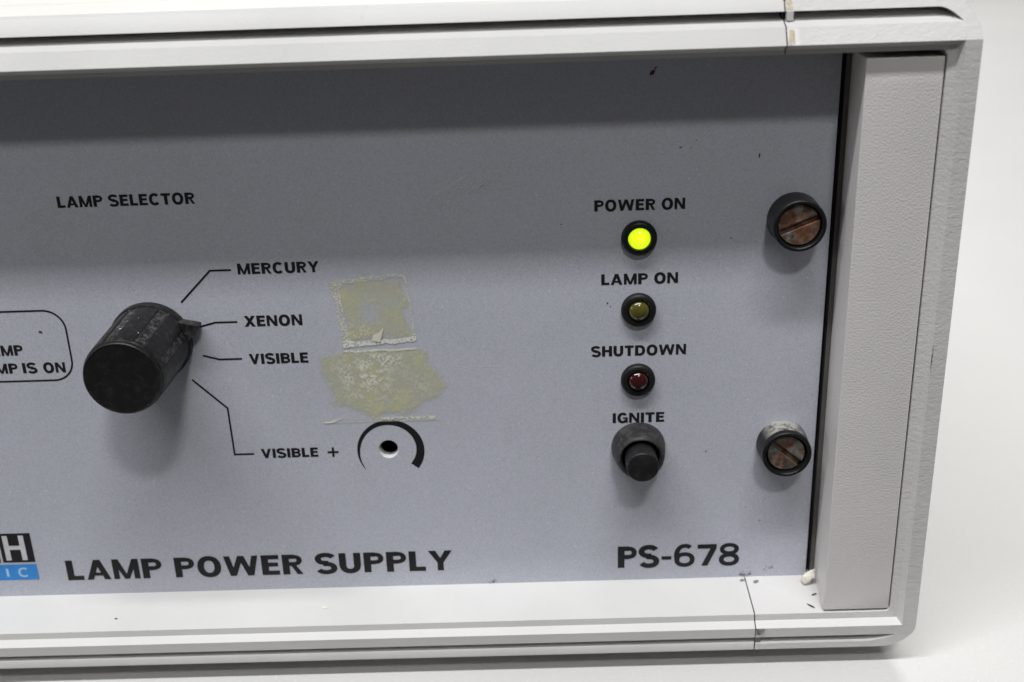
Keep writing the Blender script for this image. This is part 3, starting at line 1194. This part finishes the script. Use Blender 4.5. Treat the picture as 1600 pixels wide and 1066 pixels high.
# ---- captive thumb screws
def thumb_screw(x, z, ang, hm, rh, label, dusty=False):
    e = empty('thumb_screw', (x, 0, z))
    child(e)
    e['label'] = label
    o = lathe([(5.75, 0.0), (5.75, -0.5), (5.62, -3.2), (5.55, -4.6)], 72, close_end=False).build('collar', M['ring_dust' if dusty else 'ring'], smooth=40)
    o.parent = e
    rim = [(5.55, -4.6)]
    for i in range(9):
        a = math.pi * i / 8
        rim.append((5.1 + 0.45 * math.cos(a), -5.75 - 0.45 * math.sin(a)))
    rim.append((rh + 0.25, -4.3))
    rim.append((rh + 0.15, -3.6))
    o = lathe(rim, 72).build('rim', M['ring'], smooth=60)
    o.parent = e
    # slotted head: two halves standing over the slot floor
    hw = 0.62
    for sgn in (1, -1):
        a0 = math.asin(hw / rh)
        outer = [(rh * math.cos(a0 + (math.pi - 2 * a0) * i / 28), rh * math.sin(a0 + (math.pi - 2 * a0) * i / 28)) for i in range(29)]
        mb = MB()
        top = [(p[0], -5.15, p[1] * sgn) for p in outer]
        mb.face(*top)
        bot = [(p[0] * 1.02, -3.8, p[1] * sgn) for p in outer]
        mb.grid([top + [top[0]], bot + [bot[0]]])
        o = mb.build('screw_head', hm, smooth=30, bevel=0.12)
        o.parent = e
        o.rotation_euler = (0, -ang, 0)
    mb = MB()
    mb.box(-rh * 0.99, rh * 0.99, -4.35, -3.7, -hw * 1.4, hw * 1.4)
    o = mb.build('slot', hm, smooth=0)
    o.parent = e
    o.rotation_euler = (0, -ang, 0)


thumb_screw(58.3, 31.2, math.radians(22), M['rust'], 4.35, 'upper thumb screw with an evenly rusted slotted head')
thumb_screw(58.5, -21.85, math.radians(-40), M['rust2'], 4.15, 'lower thumb screw with a scoured, partly rusty head and chalky collar', True)

# ---- loose dirt lying in the recess
def lump(name, loc, size, mat, seed, label, cat, sub=3, group=None, rot=(0, 0, 0), rough=0.35):
    bm = bmesh.new()
    bmesh.ops.create_icosphere(bm, subdivisions=sub, radius=1)
    rng = random.Random(seed)
    ph = [rng.uniform(0, 6) for _ in range(6)]
    for v in bm.verts:
        p = v.co.copy()
        k = 1 + rough * (math.sin(2.3 * p.x + ph[0]) * math.sin(2.0 * p.y + ph[1]) + 0.6 * abs(math.sin(2.6 * p.z + ph[2]) * math.sin(3.1 * p.x + ph[3])) + 0.35 * abs(math.sin(4 * p.y + 2 * p.z + ph[4])))
        v.co = Vector((p.x * size[0] * k, p.y * size[1] * k, p.z * size[2] * k)) * S
    me = bpy.data.meshes.new(name)
    bm.to_mesh(me)
    bm.free()
    me.materials.append(mat)
    me.polygons.foreach_set('use_smooth', [True] * len(me.polygons))
    me.set_sharp_from_angle(angle=math.radians(22))
    o = bpy.data.objects.new(name, me)
    C.objects.link(o)
    o.location = Vector(loc) * S
    o.rotation_euler = rot
    return tag(o, label, cat, group)


def floor_z(y):
    return -57.3 + (y - 2.0) * (1.8 / 15.2)


bm = bmesh.new()
bmesh.ops.create_icosphere(bm, subdivisions=2, radius=1)
rng = random.Random(21)
for v in bm.verts:
    k = rng.uniform(0.72, 1.18)
    if v.co.z > 0.3 and v.co.x < 0:
        k *= 0.75          # a bite out of the upper left
    v.co = Vector((v.co.x * 1.35 * k, v.co.y * 1.2 * k, v.co.z * 2.2 * k + 0.35 * math.sin(3 * v.co.x))) * S
me = bpy.data.meshes.new('glue_crumb')
bm.to_mesh(me)
bm.free()
me.materials.append(M['chip'])
o = bpy.data.objects.new('glue_crumb', me)
C.objects.link(o)
o.location = Vector((66.0, -2.9, -56.0)) * S
o.rotation_euler = (0.2, 0.45, 0.5)
bv = o.modifiers.new('bevel', 'BEVEL')
bv.width = 0.12 * S
bv.segments = 2
tag(o, 'cream lump of hardened glue wedged at the foot of the grey filler bar', 'glue crumb')
DG = 'dirt flecks lying on the ledge below the panel'
lump('dirt_fleck', (65.0, -11.0, floor_z(-11.0) + 0.14), (0.95, 0.22, 0.16), M['fleck'], 9, 'longer dark sliver of dirt on the ledge, nearest the foot of the filler bar', 'dirt fleck', 2, DG, (0, 0, -0.9))
lump('dirt_fleck', (66.7, -7.0, floor_z(-7.0) + 0.12), (0.6, 0.2, 0.14), M['fleck'], 10, 'short dark sliver of dirt on the ledge close under the glue crumb', 'dirt fleck', 2, DG, (0, 0, 0.3))
lump('dirt_fleck', (53.9, -1.9, floor_z(-1.9) + 0.1), (0.6, 0.5, 0.11), M['spot'], 11, 'round grey-brown dirt spot on the ledge just right of the bottom seam', 'dirt fleck', 2, DG)
lump('dirt_fleck', (50.7, -1.3, floor_z(-1.3) + 0.08), (0.5, 0.4, 0.08), M['spot'], 12, 'small grey dirt spot on the ledge just left of the bottom seam', 'dirt fleck', 2, DG)
lump('dirt_fleck', (-97.6, -9.0, floor_z(-9.0) + 0.06), (0.3, 0.2, 0.1), M['fleck'], 13, 'tiny dark fleck on the ledge below the blue logo band', 'dirt fleck', 2, DG)
lump('dirt_fleck', (-48.6, -7.0, floor_z(-7.0) + 0.06), (0.5, 0.35, 0.1), M['cream'], 14, 'cream fleck on the ledge below the words LAMP POWER SUPPLY', 'dirt fleck', 2, DG)

# ------------------------------------------------------------------ table
mb = MB()
nx = 40
ys = [-31, -15, 0, 60, 150, 300, 500, 800, 1400, 2200]
prof = [(-34, -110.0), (-34, -75.5), (-33, -73.6)] + [(y, -73.0) for y in ys]
for i in range(1, 13):
    a = math.pi / 2 * i / 12
    prof.append((2200 + 400 * math.sin(a), -73 + 400 * (1 - math.cos(a))))
prof.append((2600, 1200))
rows = [[(-1200 + 2400 * i / nx, y, z) for i in range(nx + 1)] for y, z in prof]
mb.grid(rows)
o = mb.build('table_top', M['table'], smooth=60)
tag(o, kind='structure')
o['label'] = 'white table surface and backdrop'
